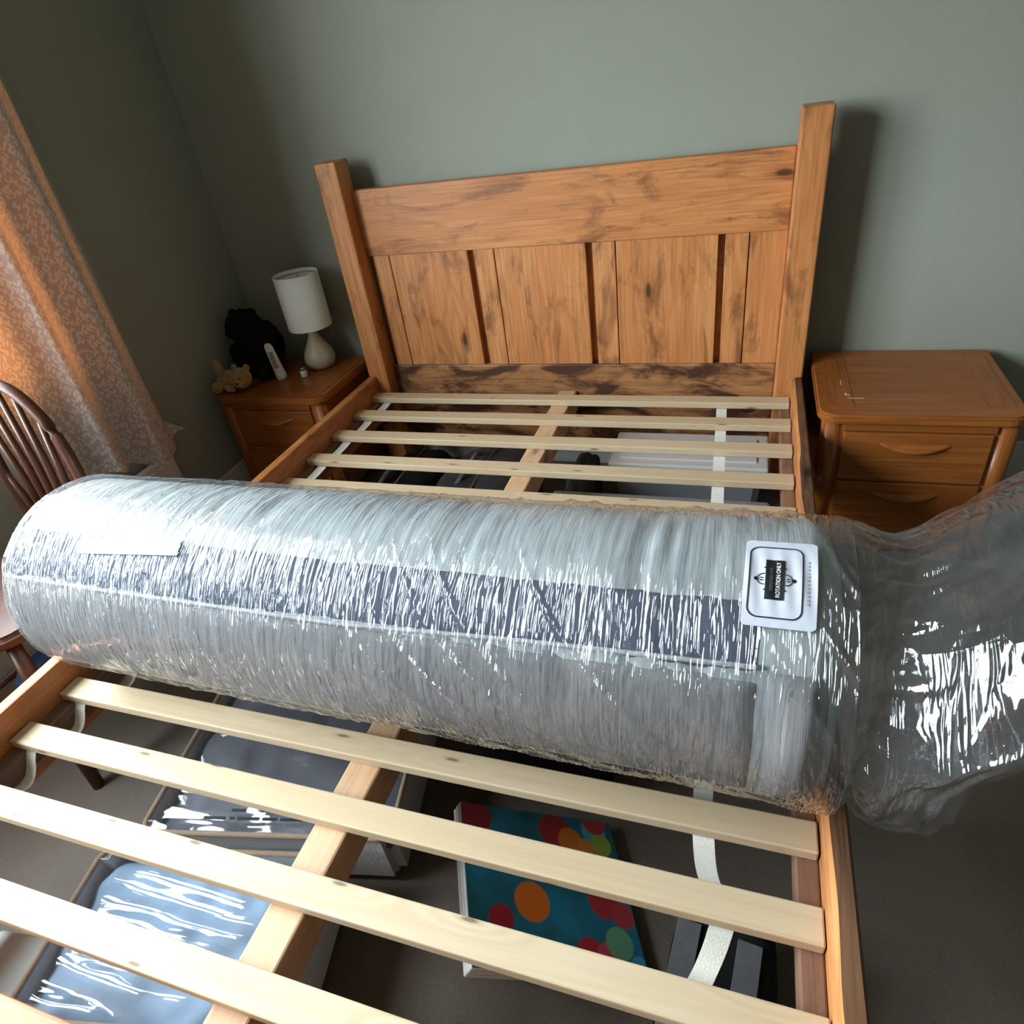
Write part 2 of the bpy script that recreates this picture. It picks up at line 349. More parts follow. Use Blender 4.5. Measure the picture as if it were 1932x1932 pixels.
def tube_mesh(pts, r, n=10, caps=True):
    pts = [Vector(p) for p in pts]; rs = r if isinstance(r, (list, tuple)) else [r]*len(pts)
    bm = bmesh.new(); rings = []
    up = Vector((0, 0, 1))
    for i, p in enumerate(pts):
        t = (pts[min(i+1, len(pts)-1)]-pts[max(i-1, 0)]).normalized()
        a = t.cross(up) if abs(t.dot(up)) < 0.95 else t.cross(Vector((0, 1, 0))); a.normalize(); b_ = t.cross(a)
        rings.append([bm.verts.new(p + rs[i]*(a*math.cos(2*math.pi*k/n)+b_*math.sin(2*math.pi*k/n))) for k in range(n)])
    for i in range(len(rings)-1):
        for k in range(n): bm.faces.new((rings[i][k], rings[i][(k+1) % n], rings[i+1][(k+1) % n], rings[i+1][k])).smooth = True
    if caps: bm.faces.new(rings[0][::-1]); bm.faces.new(rings[-1])
    bmesh.ops.recalc_face_normals(bm, faces=bm.faces); return bm_mesh(bm)
def lathe_mesh(prof, n=40):
    bm = bmesh.new(); rings = []
    for r, z in prof:
        rings.append([bm.verts.new((r*math.cos(2*math.pi*k/n), r*math.sin(2*math.pi*k/n), z)) for k in range(n)] if r > 1e-6 else [bm.verts.new((0, 0, z))])
    for a, b_ in zip(rings[:-1], rings[1:]):
        for k in range(n):
            k2 = (k+1) % n
            vs = [a[k % len(a)], a[k2 % len(a)], b_[k2 % len(b_)], b_[k % len(b_)]]
            u = []
            for q in vs:
                if q not in u: u.append(q)
            if len(u) > 2: bm.faces.new(u).smooth = True
    bmesh.ops.recalc_face_normals(bm, faces=bm.faces); return bm_mesh(bm)
def blob_mesh(sx, sy, sz, seg=24, lump=0.0, freq=3.0, seed=0, power=2.0):
    bm = bmesh.new(); bmesh.ops.create_uvsphere(bm, u_segments=seg, v_segments=seg//2, radius=1.0)
    from mathutils import noise as mn
    for v in bm.verts:
        d = v.co.normalized(); k = 1 + lump*mn.noise(d*freq + Vector((seed*3.1, seed*1.7, 0)))
        if power != 2.0:
            s = sum(abs(c)**power for c in d)**(-1/power); d = d*s
        v.co = Vector((d.x*sx, d.y*sy, d.z*sz))*k
    for f in bm.faces: f.smooth = True
    return bm_mesh(bm)
def vnoise(x, y, seed=0):
    """smooth 2-D value noise on arrays, 0..1"""
    xi, yi = np.floor(x).astype(np.int64), np.floor(y).astype(np.int64)
    fx, fy = x-xi, y-yi; fx = fx*fx*(3-2*fx); fy = fy*fy*(3-2*fy)
    def h(a, b_):
        q = (a*374761393 + b_*668265263 + seed*974634777) & 0x7fffffff
        q = ((q ^ (q >> 13))*1274126177) & 0x7fffffff
        return ((q ^ (q >> 16)) & 0xffff)/65535.0
    return (h(xi, yi)*(1-fx)+h(xi+1, yi)*fx)*(1-fy) + (h(xi, yi+1)*(1-fx)+h(xi+1, yi+1)*fx)*fy

# ------------------------------------------------------------------ room
XL, XR, YF, ZC = -1.27, 3.4, -4.6, 2.45
def struct(name, o_or_args, mat=None, parent=None):
    o = box(name, *o_or_args, mat, parent, 0) if not isinstance(o_or_args, bpy.types.Object) else o_or_args
    if parent is None: o['kind'] = 'structure'
    return o
struct('floor', (XL-.15, XR+.1, YF-.1, .1, -.08, 0), 'carpet')
struct('ceiling', (XL-.15, XR+.1, YF-.1, .1, ZC, ZC+.08), 'ceiling')
struct('wall_back', (XL-.15, XR+.1, 0, .1, 0, ZC), 'wall')
struct('wall_right', (XR, XR+.1, YF-.1, 0, 0, ZC), 'wall')
struct('wall_front', (XL-.15, XR, YF-.1, YF, 0, ZC), 'wall')
WY0, WY1, WZ0, WZ1 = -2.92, -0.86, 0.74, 2.15
def multi_box(name, boxes, mat):
    bm = bmesh.new()
    for x0, x1, y0, y1, z0, z1 in boxes:
        r = bmesh.ops.create_cube(bm, size=1.0)
        bmesh.ops.scale(bm, vec=(x1-x0, y1-y0, z1-z0), verts=r['verts'])
        bmesh.ops.translate(bm, vec=((x0+x1)/2, (y0+y1)/2, (z0+z1)/2), verts=r['verts'])
    return link(name, bm_mesh(bm), mat)
wl = multi_box('wall_left', [(XL-.15, XL, YF, WY0, 0, ZC), (XL-.15, XL, WY1, 0, 0, ZC), (XL-.15, XL, WY0, WY1, 0, WZ0), (XL-.15, XL, WY0, WY1, WZ1, ZC)], 'wall')
wl['kind'] = 'structure'
struct('baseboard_back', box('baseboard_back', XL+.015, XR, -.016, -.0005, 0.001, .14, 'skirting', None, .004))
struct('baseboard_left', box('baseboard_left', XL+.0005, XL+.016, YF, -.001, 0.001, .14, 'skirting', None, .004))
wn = bpy.data.objects.new('window_1', None); C.objects.link(wn); wn.location = (XL-.1, (WY0+WY1)/2, WZ0); wn['kind'] = 'structure'
xa, xb = XL-.12, XL-.07
box('window_frame', xa, xb, WY0, WY0+.06, WZ0, WZ1, 'upvc', wn, .004); box('window_frame', xa, xb, WY1-.06, WY1, WZ0, WZ1, 'upvc', wn, .004)
box('window_frame', xa, xb, WY0+.06, WY1-.06, WZ0, WZ0+.06, 'upvc', wn, .004); box('window_frame', xa, xb, WY0+.06, WY1-.06, WZ1-.06, WZ1, 'upvc', wn, .004)
ym = (WY0+WY1)/2
box('mullion', xa, xb, ym-.035, ym+.035, WZ0+.06, WZ1-.06, 'upvc', wn, .004)
for a, b_ in ((WY0+.06, ym-.035), (ym+.035, WY1-.06)): box('pane', XL-.097, XL-.093, a, b_, WZ0+.06, WZ1-.06, 'glass', wn, 0)
box('window_sill', XL-.07, XL+.02, WY0, WY1, WZ0-.001, WZ0+.022, 'upvc', wn, .005)

# ------------------------------------------------------------------ bed frame
X0, ZS, TH, SW = 0.70, 0.35, 0.020, 0.047
bed = thing('bed_frame', 'rustic waxed pine double bed frame with plank headboard and pale slats', 'bed', (0, -1.08, 0))
PX, PO, PYF, PYB, PZ = 0.654, 0.729, -0.143, -0.060, 1.098
for s in (-1, 1):
    a, b_ = sorted((s*PX, s*PO)); box('headboard_post', a, b_, PYF, PYB, 0, PZ, 'pine_z', bed, .006, 3)
hb = box('headboard_top_rail', -PX, PX, -.0853, -.050, .8054, 1.0079, 'pine_x', bed, .004)
box('headboard_lower_rail', -PX, PX, -.0853, -.050, .12, .4225, 'pine_worn_x', bed, .004)
planks = [(-.634, -.5755), (-.5725, -.295), (-.272, -.2060), (-.2030, .088), (.109, .1770), (.1800, .471), (.490, .5530), (.5560, .6535)]
for a, b_ in planks: box('headboard_plank', a, b_, -.0805, -.058, .4226, .8053, 'pine_z', bed, .0018)
box('backing_board', -.6535, .6535, -.056, -.051, .4226, .8053, 'pine_z', bed, .001)
RT, RTZ, RB = 0.029, 0.404, 0.235
YFB = -2.006
box('side_rail', -X0-RT, -X0, YFB, PYF, RB, RTZ, 'pine_y', bed, .004)
# right rail: same section, wavy worn inner arris
n = 90; ys_ = np.linspace(YFB, PYF, n); wob = 0.0035*(vnoise(ys_*9, ys_*0, 3)-.5)*2
prof = []
for i, y in enumerate(ys_):
    k = wob[i]
    prof.append([(X0, y, RB), (X0+.0005, y, RTZ-.010+k*.6), (X0+.005+k, y, RTZ-.001), (X0+RT-.004, y, RTZ), (X0+RT, y, RTZ-.005), (X0+RT, y, RB)])
Pm = np.array(prof); c = Vector((X0+RT/2, (YFB+PYF)/2, (RB+RTZ)/2))
me = grid_mesh(Pm-np.array(c), close_v=True)
bm = bmesh.new(); bm.from_mesh(me)
bm.verts.ensure_lookup_table(); bmesh.ops.holes_fill(bm, edges=[e for e in bm.edges if e.is_boundary]); bmesh.ops.recalc_face_normals(bm, faces=bm.faces)
for f in bm.faces: f.smooth = False
bm.to_mesh(me); bm.free()
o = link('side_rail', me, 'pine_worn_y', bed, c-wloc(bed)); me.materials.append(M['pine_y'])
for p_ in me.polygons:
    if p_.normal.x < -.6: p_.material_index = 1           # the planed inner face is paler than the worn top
for s in (-1, 1):
    a, b_ = sorted((s*(X0-.030), s*X0)); box('slat_ledger', a, b_, YFB+.002, PYF, ZS-TH-.045, ZS-TH-.0005, 'ledger', bed, .003)
box('centre_beam', -.032, .028, YFB+.002, -.0855, ZS-TH-.075, ZS-TH-.0005, 'beam', bed, .004)
# footboard
for s in (-1, 1):
    a, b_ = sorted((s*PX, s*PO)); box('footboard_post', a, b_, YFB-.075, YFB, 0, .47, 'pine_z', bed, .006, 3)
box('footboard_rail', -PX, PX, YFB-.052, YFB-.012, .16, .43, 'pine_x', bed, .005)
# slats (the y of each slat's edge towards the headboard)
slat_y = [-.162, -.304, -.451, -.605, -.752, -.905, -1.06, -1.22, -1.385, -1.531, -1.646, -1.767, -1.893, -1.972]
slat_len = 2*X0-.004
sm = box_mesh(slat_len, SW, TH, .0025, 2)
for i, y in enumerate(slat_y[:13]):
    o = link('slat', sm, 'slat', bed, Vector((random.uniform(-.001, .001), y-SW/2, ZS-TH/2))-wloc(bed)); o.rotation_euler = (0, 0, random.uniform(-.003, .003))
# webbing ribbons stapled under the slats
for side in (-1, 1):
    pts = []
    ends = [(y, y-SW) for y in slat_y[:13]]
    for i, (a, b_) in enumerate(ends):
        pts += [(a-.004, -.0015), (b_+.004, -.0015)]
        if i < 12:
            nx = ends[i+1][0]; gap = b_-nx; sag = 0.003 if i < 7 else (0.050 if side > 0 else .046)+random.uniform(-.006, .006)
            for k in range(1, 16):
                t = k/16; pts.append((b_-gap*t, -.0015-sag*(math.sin(math.pi*t)**.8)))
    xa = lambda y: (.507 + .040*(-y-.2)/1.4 + .034*math.exp(-((y+1.67)/.06)**2)) if side > 0 else (-.640-.012*(-y))
    rows = []
    for y, z in pts:
        z += ZS-TH
        rows.append([(xa(y)-.015, y, z), (xa(y)+.015, y, z)])
    P = np.array(rows); c = np.array([P[:, :, 0].mean(), -1.0, ZS-TH])
    o = link('webbing_ribbon', grid_mesh(P-c), 'webbing', bed, Vector(c)-wloc(bed))
    for p_ in o.data.polygons: p_.use_smooth = False
    sd = o.modifiers.new('thick', 'SOLIDIFY'); sd.thickness = .0012; sd.offset = -1

# ------------------------------------------------------------------ rolled mattress in film
CY, CZ, CR = -1.408, 0.544, 0.192
XA, XB = -0.686, 0.688
roll = thing('rolled_mattress', 'rolled grey mattress wrapped in clear shrink film lying across the slats', 'mattress', (0, CY, ZS))
RL = Vector((0, CY, ZS))
def cyl(x, ph, r):
    """ph in degrees from the top towards the camera; sags a little between the ends"""
    a = np.radians(ph)
    return np.stack([x, CY - r*np.sin(a), CZ + r*np.cos(a)], -1)
def sagr(x): return CR + 0.006*np.clip((x+.1)/.7, -1, 1) - 0.004*np.exp(-((x-.35)/.35)**2)
def endr(x, xa, xb, rr=0.075):
    """rounded shoulders at both ends"""
    da = np.clip((xa+rr-x)/rr, 0, 1); db = np.clip((x-(xb-rr*.5))/(rr*.5), 0, 1)
    return np.sqrt(1-da**2.2*.55) * np.sqrt(1-db**2.2*.30)
# core cover
nx, nph = 220, 200
xs = np.linspace(XA, XB, nx); ph = np.linspace(-180, 180, nph, endpoint=False)
Xg, Pg = np.meshgrid(xs, ph, indexing='ij')
crease = vnoise(Xg*70+Pg*.010, Pg*.02, 5); crease = np.clip(crease-.62, 0, 1)*.012
Rg = sagr(Xg)*endr(Xg, XA, XB) - .006 - crease + .002*(vnoise(Xg*6, Pg*.03, 2)-.5)
# flatten where it rests on the slats
P = cyl(Xg, Pg, Rg); P[..., 2] = np.maximum(P[..., 2], ZS+.004)
UV = np.stack([Xg, np.radians(Pg)*CR], -1)
def cap(xe, sgn, r_edge, nring=16):
    rows = []
    for k in range(nring+1):
        t = 1-k/nring*.97
        rr = r_edge*t
        a = np.radians(ph)
        spir = ((rr/.045 + ph/360.0) % 1.0)
        dent = .016*np.exp(-((spir-.5)/.12)**2)*(t < .98)
        x = xe + sgn*(.012*(1-t)**.5 - dent)
        p = cyl(x, ph, rr); p[..., 2] = np.maximum(p[..., 2], ZS+.004); rows.append(p)
    return np.array(rows)
capL = cap(XA, -1, Rg[0]); capR = cap(XB, 1, Rg[-1])
allP = np.concatenate([capL[::-1], P[1:-1], capR], 0)
nl, nr_ = len(capL), len(capR)
ux = np.concatenate([np.full(nl, XA), xs[1:-1], np.full(nr_, XB)])
UVa = np.stack(np.meshgrid(ux, np.radians(ph)*CR, indexing='ij'), -1)
link('mattress_cover', grid_mesh(allP-np.array(RL), UVa, close_v=True), 'tick_light', roll)
# slate border band, mauve lower flap, tail flap: panels lying on the outer turn
def panel(name, xa, xb, pa, pb, lift, mat, wave=0.0, taper=0.0, puff=0.0, seed=1):
    n_, m_ = 160, 40
    X, T = np.meshgrid(np.linspace(xa, xb, n_), np.linspace(0, 1, m_), indexing='ij')
    top = pa + wave*(vnoise(X*3, X*0+.3, seed)-.5)*2 + taper*(X-xb)
    bot = pb + wave*(vnoise(X*3, X*0+.7, seed+9)-.5)*2
    Ph = top*(1-T)+bot*T
    edge = np.minimum(np.minimum((X-xa), (xb-X))/.02, np.minimum(T, 1-T)*(abs(pb-pa)*math.pi/180*CR)/.012); edge = np.clip(edge, 0, 1)
    R = sagr(X)*endr(X, XA, XB) - .006 + lift*np.sqrt(edge) - .002*(1-edge) + puff*np.sin(np.pi*T)*np.sin(np.pi*(X-xa)/(xb-xa)) - .4*np.clip(vnoise(X*60+Ph*.02, Ph*.03, seed+3)-.62, 0, 1)*.012
    p = cyl(X, Ph, R); p[..., 2] = np.maximum(p[..., 2], ZS+.0035)
    return link(name, grid_mesh(p-np.array(RL), np.stack([X, np.radians(Ph)*CR], -1)), mat, roll)
o = panel('side_border', XA+.03, .606, 27, 54, .0035, 'tick_slate', 1.2, 0, 0, 4); o['label'] = 'dark slate border panel'
o = panel('lower_flap', XA+.03, .602, 55.5, 112, .0045, 'tick_mauve', 1.0, 0, .002, 6); o['label'] = 'mauve grey lower flap'
o = panel('tail_flap', .611, .676, 51, 112, .0055, 'tick_mauve', .6, 0, .006, 8); o['label'] = 'puffed grey end flap'
xs2 = np.linspace(XA+.04, .600, 120)
pp = cyl(xs2, 55.0 - 4.5*np.clip((xs2-.05)/.55, 0, 1) + 1.5*(vnoise(xs2*3, xs2*0+.3, 8)-.5), sagr(xs2)*endr(xs2, XA, XB)-.003)-np.array(RL)
o = link('piping', tube_mesh([tuple(q) for q in pp], .0032, 8), 'pipe', roll); o['label'] = 'pale piping along the border'
# stretch film
def ridge(u, v, seed):
    n_ = vnoise(u, v, seed)
    return np.clip(1-np.abs(n_-.5)*5.5, 0, 1)**1.5
nx, nph = 620, 330
xs = np.linspace(XA-.012, .700, nx); ph = np.linspace(-180, 180, nph, endpoint=False)
Xg, Pg = np.meshgrid(xs, ph, indexing='ij'); S = np.radians(Pg)*CR
lean = .45 - 1.0*np.clip((Xg+.62)/1.25, 0, 1)           # wrinkles lean one way on the left, the other on the right
a = Xg + lean*S + .02*vnoise(Xg*5, S*7, 21)
wr = 0.0021*ridge(a*58, S*9, 1) + .0014*ridge(a*110+3, S*17, 2) + .0016*ridge(a*30+7, S*5, 3)
wr *= (.35+.9*vnoise(Xg*6, S*9, 31))*(.95-.45*np.clip((Xg+.1)/.5, 0, 1))
long_ = Xg - .30*S - 1.6*np.clip(S, 0, 1)**2           # long creases sweeping down to the right
wr += .0042*np.clip(1-np.abs(vnoise(long_*15+.4, S*1.6+4, 5)-.5)*11, 0, 1)*np.clip((Xg+.05)/.25, 0, 1)
mask = 1-np.clip(1.6-np.maximum(np.abs(Xg-.617)/.036, np.abs(Pg-19.7)/16), 0, 1)      # the film lies flat under the sticker
mask = mask*(1-np.clip(1.5-np.maximum(np.abs(Xg+.37)/.095, np.abs(Pg-33)/6), 0, 1))
Rg = sagr(Xg)*endr(Xg, XA-.012, .760, .085) + .0005 + wr*(.15+.85*mask)
P = cyl(Xg, Pg, Rg); P[..., 2] = np.maximum(P[..., 2], ZS+.0015)
# gathered film over the left end
rows = []
for k in range(1, 26):
    t = 1-k/25*.96; rr = Rg[0]*t*(1+.02*np.sin(np.radians(ph)*23+k*.3)*(1-t)*2)
    p = cyl(np.full_like(ph, XA-.012)-.020*(1-t)**.5+.004*np.sin(np.radians(ph)*17)*(1-t), ph, rr); p[..., 2] = np.maximum(p[..., 2], ZS+.0015); rows.append(p)
allP = np.concatenate([np.array(rows)[::-1], P], 0)
ux = np.concatenate([XA-.012-np.linspace(.15, .004, 25), xs])
UVa = np.stack(np.meshgrid(ux, np.radians(ph)*CR, indexing='ij'), -1)
o = link('stretch_film', grid_mesh(allP-np.array(RL), UVa, close_v=True), 'film', roll); o['label'] = 'clear wrinkled stretch film'
# loose flared tail of the film
nt_, nph = 150, 340
t = np.linspace(0, 1, nt_); ph = np.linspace(-180, 180, nph, endpoint=False)
Tg, Pg = np.meshgrid(t, ph, indexing='ij'); A = np.radians(Pg)
def sm_(x): x = np.clip(x, 0, 1); return x*x*(3-2*x)
neck = np.exp(-((Tg-.20)/.14)**2)
flare = sm_((Tg-.22)/.78)
X = .699 + (.20+.09*np.cos(A)-.085*np.sin(A)+.012*np.sin(A*3+1)+.008*np.sin(A*7))*Tg
Rz = .1970 - .022*(neck-neck[0]*(1-Tg)) + .075*flare; Ry = .1970 - .030*(neck-neck[0]*(1-Tg)) + .03*flare
fold = np.clip(Tg*12, 0, 1)*(.045*np.sin(A*5+.6)+.035*np.sin(A*8+2.1+Tg*2)+.02*np.sin(A*13+Tg*4))*flare + np.clip(Tg*12, 0, 1)*neck*(.03*np.sin(A*29)+.03*(vnoise(A*9+50, Tg*22, 7)-.5)+.012*np.sin(A*47+Tg*9))
crum = .010*(vnoise(A*7+30, Tg*12, 11)-.5)*(.3+flare)
Rz = Rz*(1+fold*.6)+crum; Ry = Ry*(1+fold)+crum
Yc = CY - .01*flare; Zc = CZ + .085*flare
P = np.stack([X, Yc - Ry*np.sin(A), Zc + Rz*np.cos(A)], -1)
zmin = np.where(P[..., 0] < .735, RTZ+.003, .34); zmin = np.where(P[..., 0] < .70, ZS+.0015, zmin)
P[..., 2] = np.maximum(P[..., 2], zmin + .006*vnoise(A*8+9, Tg*9, 3))
UVa = np.stack([X, A*CR], -1)
o = link('film_tail', grid_mesh(P-np.array(RL), UVa, close_v=True), 'film_tail', roll); o['label'] = 'loose flared end of the clear film'
# strip of tape
def strip(name, xa, xb, p0, p1, shift, r_off, mat, n_=24, m_=12):
    Xs, Ps = np.meshgrid(np.linspace(0, 1, n_), np.linspace(0, 1, m_), indexing='ij')
    x = xa+(xb-xa)*Xs + shift*Ps; phh = p0+(p1-p0)*Ps - 4.2*Xs
    R = sagr(x)*endr(x, XA-.012, .760, .085)+r_off
    return link(name, grid_mesh(cyl(x, phh, R)-np.array(RL), np.stack([x, np.radians(phh)*CR], -1)), mat, roll)
o = strip('tape_strip', -.474, -.268, 30, 38.5, .004, .0030, 'tape'); o['label'] = 'frosted strip of tape'

# sticker with print: laid out flat in metres (u to the right, v up) and wrapped on the roll
SU, SV = 0.081, 0.118            # width along the roll, height around it
def wrap(u, v, lift):
    """u,v arrays measured from the sticker centre"""
    x = .616 + u + .012*v/SV*.25
    phh = 19.7 - np.degrees(v/(CR+.006)) + 1.2*(u/SU)*.0
    R = sagr(x)*endr(x, XA-.012, .760, .085) + .0042 + lift + .0006*np.sin(u*330+v*40)*np.cos(v*30)
    return cyl(x, phh, R)-np.array(RL)
def flat_to_mesh(verts, faces, lift):
    V = np.array(verts, float)
    Wv = wrap(V[:, 0], V[:, 1], lift)
    me = bpy.data.meshes.new('print'); me.from_pydata([tuple(q) for q in Wv], [], faces); me.update(); return me
def quad_grid(u0, u1, v0, v1, n_, m_, lift):
    us, vs = np.linspace(u0, u1, n_), np.linspace(v0, v1, m_)
    U, V = np.meshgrid(us, vs, indexing='ij'); return grid_mesh(wrap(U, V, lift), np.stack([U, V], -1))
def path_strip(pts, wd, closed, lift):
    n_ = len(pts); V = []; Fc = []
    for i in range(n_):
        p = Vector(pts[i]); a = Vector(pts[(i-1) % n_] if closed or i > 0 else pts[i]); b_ = Vector(pts[(i+1) % n_] if closed or i < n_-1 else pts[i])
        t = (b_-a).normalized(); nn = Vector((-t.y, t.x))
        V += [tuple(p+nn*wd/2), tuple(p-nn*wd/2)]
    for i in range(n_ if closed else n_-1):
        j = (i+1) % n_; Fc.append((2*i, 2*i+1, 2*j+1, 2*j))
    return flat_to_mesh(V, Fc, lift)
def rrect(u0, u1, v0, v1, r, k=8, step=.004):
    pts = []
    for cx_, cy_, a0 in ((u1-r, v1-r, 0), (u0+r, v1-r, 90), (u0+r, v0+r, 180), (u1-r, v0+r, 270)):
        for i in range(k+1):
            a_ = math.radians(a0+90*i/k); pts.append((cx_+r*math.cos(a_), cy_+r*math.sin(a_)))
    res = []
    for i in range(len(pts)):
        a_, b_ = Vector(pts[i]), Vector(pts[(i+1) % len(pts)]); m_ = max(1, int((b_-a_).length/step))
        for j in range(m_): res.append(tuple(a_.lerp(b_, j/m_)))
    return res
def corner_cut(n_=28, m_=44, r=.005):
    us, vs = np.linspace(-1, 1, n_), np.linspace(-1, 1, m_); U, V = np.meshgrid(us, vs, indexing='ij')
    Uu = U*SU/2; Vv = V*SV/2
    lim = SU/2 - r + np.sqrt(np.maximum(0, r*r-np.clip(np.abs(Vv)-(SV/2-r), 0, r)**2))
    return grid_mesh(wrap(Uu*lim/(SU/2), Vv, 0), np.stack([Uu, Vv], -1))
st = link('sticker', corner_cut(), 'paper', roll); st['label'] = 'white printed sticker with rounded black border'
link('border_line', path_strip(rrect(-.0345, .0245, -.048, .047, .011), .0016, True, .0006), 'black_ink', st)
link('black_panel', quad_grid(-.0165, .0045, -.0265, .0270, 8, 20, .0006), 'black_ink', st)
def text_part(name, txt, size, u, v, mat, lift, wscale=1.0):
    cu = bpy.data.curves.new('txt', 'FONT'); cu.body = txt; cu.size = size; cu.align_x = 'CENTER'; cu.align_y = 'CENTER'; cu.resolution_u = 3; cu.offset = size*.012
    to = bpy.data.objects.new('txt', cu); C.objects.link(to)
    dg = bpy.context.evaluated_depsgraph_get(); dg.update()
    me0 = bpy.data.meshes.new_from_object(to.evaluated_get(dg))
    V = [(u - q.co.y, v + q.co.x*wscale) for q in me0.vertices]; Fc = [tuple(p.vertices) for p in me0.polygons]
    bpy.data.objects.remove(to); bpy.data.curves.remove(cu); bpy.data.meshes.remove(me0)
    return link(name, flat_to_mesh(V, Fc, lift), mat, st)
text_part('lettering', 'ROTATION ONLY', .0066, -.0020, .0000, 'white_ink', .0011, .88)
text_part('lettering', 'DESIGNED FOR', .0050, -.0098, .0000, 'grey_ink', .0011, .90)
for k in range(12):
    v0 = -.030 + k*.0050; link('faint_print', quad_grid(.0290, .0318, v0, v0+random.uniform(.0022, .0040), 2, 2, .0006), 'pale_ink', st)
for s, uc in ((-1, -.0225), (1, .0105)):
    dot = [(uc+s*.0042+.0026*math.cos(2*math.pi*i/16), -.0005+.0026*math.sin(2*math.pi*i/16)) for i in range(16)]
    link('figure_head', flat_to_mesh(dot, [tuple(range(16))], .0006), 'black_ink', st)
    for sg in (-1, 1):
        arc = [(uc+s*(.0024-.0074*(1-math.cos(math.radians(a_)))), -.0005+sg*(.0022+.0050*math.sin(math.radians(a_)))) for a_ in range(0, 91, 10)]
        link('figure_arm', path_strip(arc, .0012, False, .0006), 'black_ink', st)
        link('figure_body', quad_grid(uc-s*.0015-.0020, uc-s*.0015+.0020, -.0005+sg*.0016-.0007, -.0005+sg*.0016+.0007, 2, 2, .0006), 'black_ink', st)
for vv in (-.0145, .0150):
    for uu in (-.0172, .0052): link('panel_notch', quad_grid(uu-.0010, uu+.0010, vv-.0010, vv+.0010, 2, 2, .0006), 'black_ink', st)

# ------------------------------------------------------------------ bedside cabinets
def cabinet(label, x0, x1, yf, yb, zt, group):
    t = thing('bedside_cabinet', label, 'cabinet', ((x0+x1)/2, (yf+yb)/2, 0), group=group)
    W, D = x1-x0, yb-yf; hw, hd = W/2, D/2
    def lb(name, a0, a1, b0, b1, c0, c1, mat, par=t, bev=.003): return link(name, box_mesh(a1-a0, b1-b0, c1-c0, bev), mat, par, ((a0+a1)/2, (b0+b1)/2, (c0+c1)/2))
    # top: board with clipped, rounded front corners
    bm = bmesh.new(); r = .045; pts = [(hw, hd), (-hw, hd)]
    for k in range(7):
        a_ = math.radians(180+90*k/6); pts.append((-hw+r+r*math.cos(a_), -hd+r+r*math.sin(a_)))
    for k in range(7):
        a_ = math.radians(270+90*k/6); pts.append((hw-r+r*math.cos(a_), -hd+r+r*math.sin(a_)))
    f = bm.faces.new([bm.verts.new((x, y, 0)) for x, y in pts]); ext = bmesh.ops.extrude_face_region(bm, geom=[f])
    bmesh.ops.translate(bm, vec=(0, 0, .026), verts=[v for v in ext['geom'] if isinstance(v, bmesh.types.BMVert)])
    bmesh.ops.recalc_face_normals(bm, faces=bm.faces)
    bmesh.ops.bevel(bm, geom=[e for e in bm.edges if abs(e.verts[0].co.z-e.verts[1].co.z) < 1e-6], offset=.005, segments=3, affect='EDGES')
    top = link('top', bm_mesh(bm), 'oak_x', t, (0, 0, zt-.026))
    # breadboard ends: fine grooves on the top
    for s in (-1, 1): link('breadboard_end', box_mesh(.062, D-.10, .0012, 0), 'oak_y', top, (s*(hw-.055), .005, .0264))
    bw, bd = hw-.016, hd-.014
    lb('body', -bw, bw, -bd+.004, bd, .055, zt-.0265, 'oak_z')
    for s in (-1, 1):
        link('corner_post', lathe_mesh([(0, 0), (.026, 0), (.026, zt-.03), (0, zt-.03)], 20), 'oak_z', t, (s*(bw-.022), -bd+.022, .002))
        lb('foot', s*(bw-.024)-.024, s*(bw-.024)+.024, bd-.05, bd-.002, 0, .06, 'oak_z')
    lb('plinth', -bw+.03, bw-.03, -bd+.006, -bd+.03, .012, .07, 'oak_x')
    lb('top_apron', -bw+.046, bw-.046, -bd-.003, -bd+.02, zt-.050, zt-.0268, 'oak_x')
    for z0, z1 in ((.242, zt-.053), (.078, .237)):
        dw = bw-.049
        dr = lb('drawer', -dw, dw, -bd-.004, -bd+.018, z0, z1, 'oak_x', t, .004)
        # scooped lip handle: a shallow smile that stands proud of the drawer front
        n_ = 28; U = np.linspace(-1, 1, n_); Vv = np.linspace(0, 1, 8); Ug, Vg = np.meshgrid(U, Vv, indexing='ij')
        hgt = (z1-z0)/2
        zl = hgt-.030 - .020*(1-Ug**2) ; zu = hgt-.012 + .002*Ug**2
        Zz = zl*(1-Vg)+zu*Vg
        Yy = -.011 - .020*(1-Ug**2)**.8*np.exp(-((Vg-.08)/.28)**2) + .0035
        link('handle', grid_mesh(np.stack([Ug*.085, Yy, Zz], -1)), 'oak_x', dr)
    return t, top
cabR, topR = cabinet('orange oak bedside cabinet right of the bed with scuffed bare top', .752, 1.215, -.455, -.02, .437, 'matching oak bedside cabinets')
for u, v, a_, b_ in ((-.155, -.100, .010, .0020), (-.160, -.093, .004, .0085), (-.138, -.118, .040, .0016), (-.166, -.020, .0014, .030)):
    link('scuff_mark', box_mesh(a_, b_, .0006, 0), 'scuff', topR, (u, v, .0271))
cabL, topL = cabinet('orange oak bedside cabinet left of the bed carrying the white lamp', -1.222, -.766, -.405, -.02, .437, 'matching oak bedside cabinets')
ZT = .4382

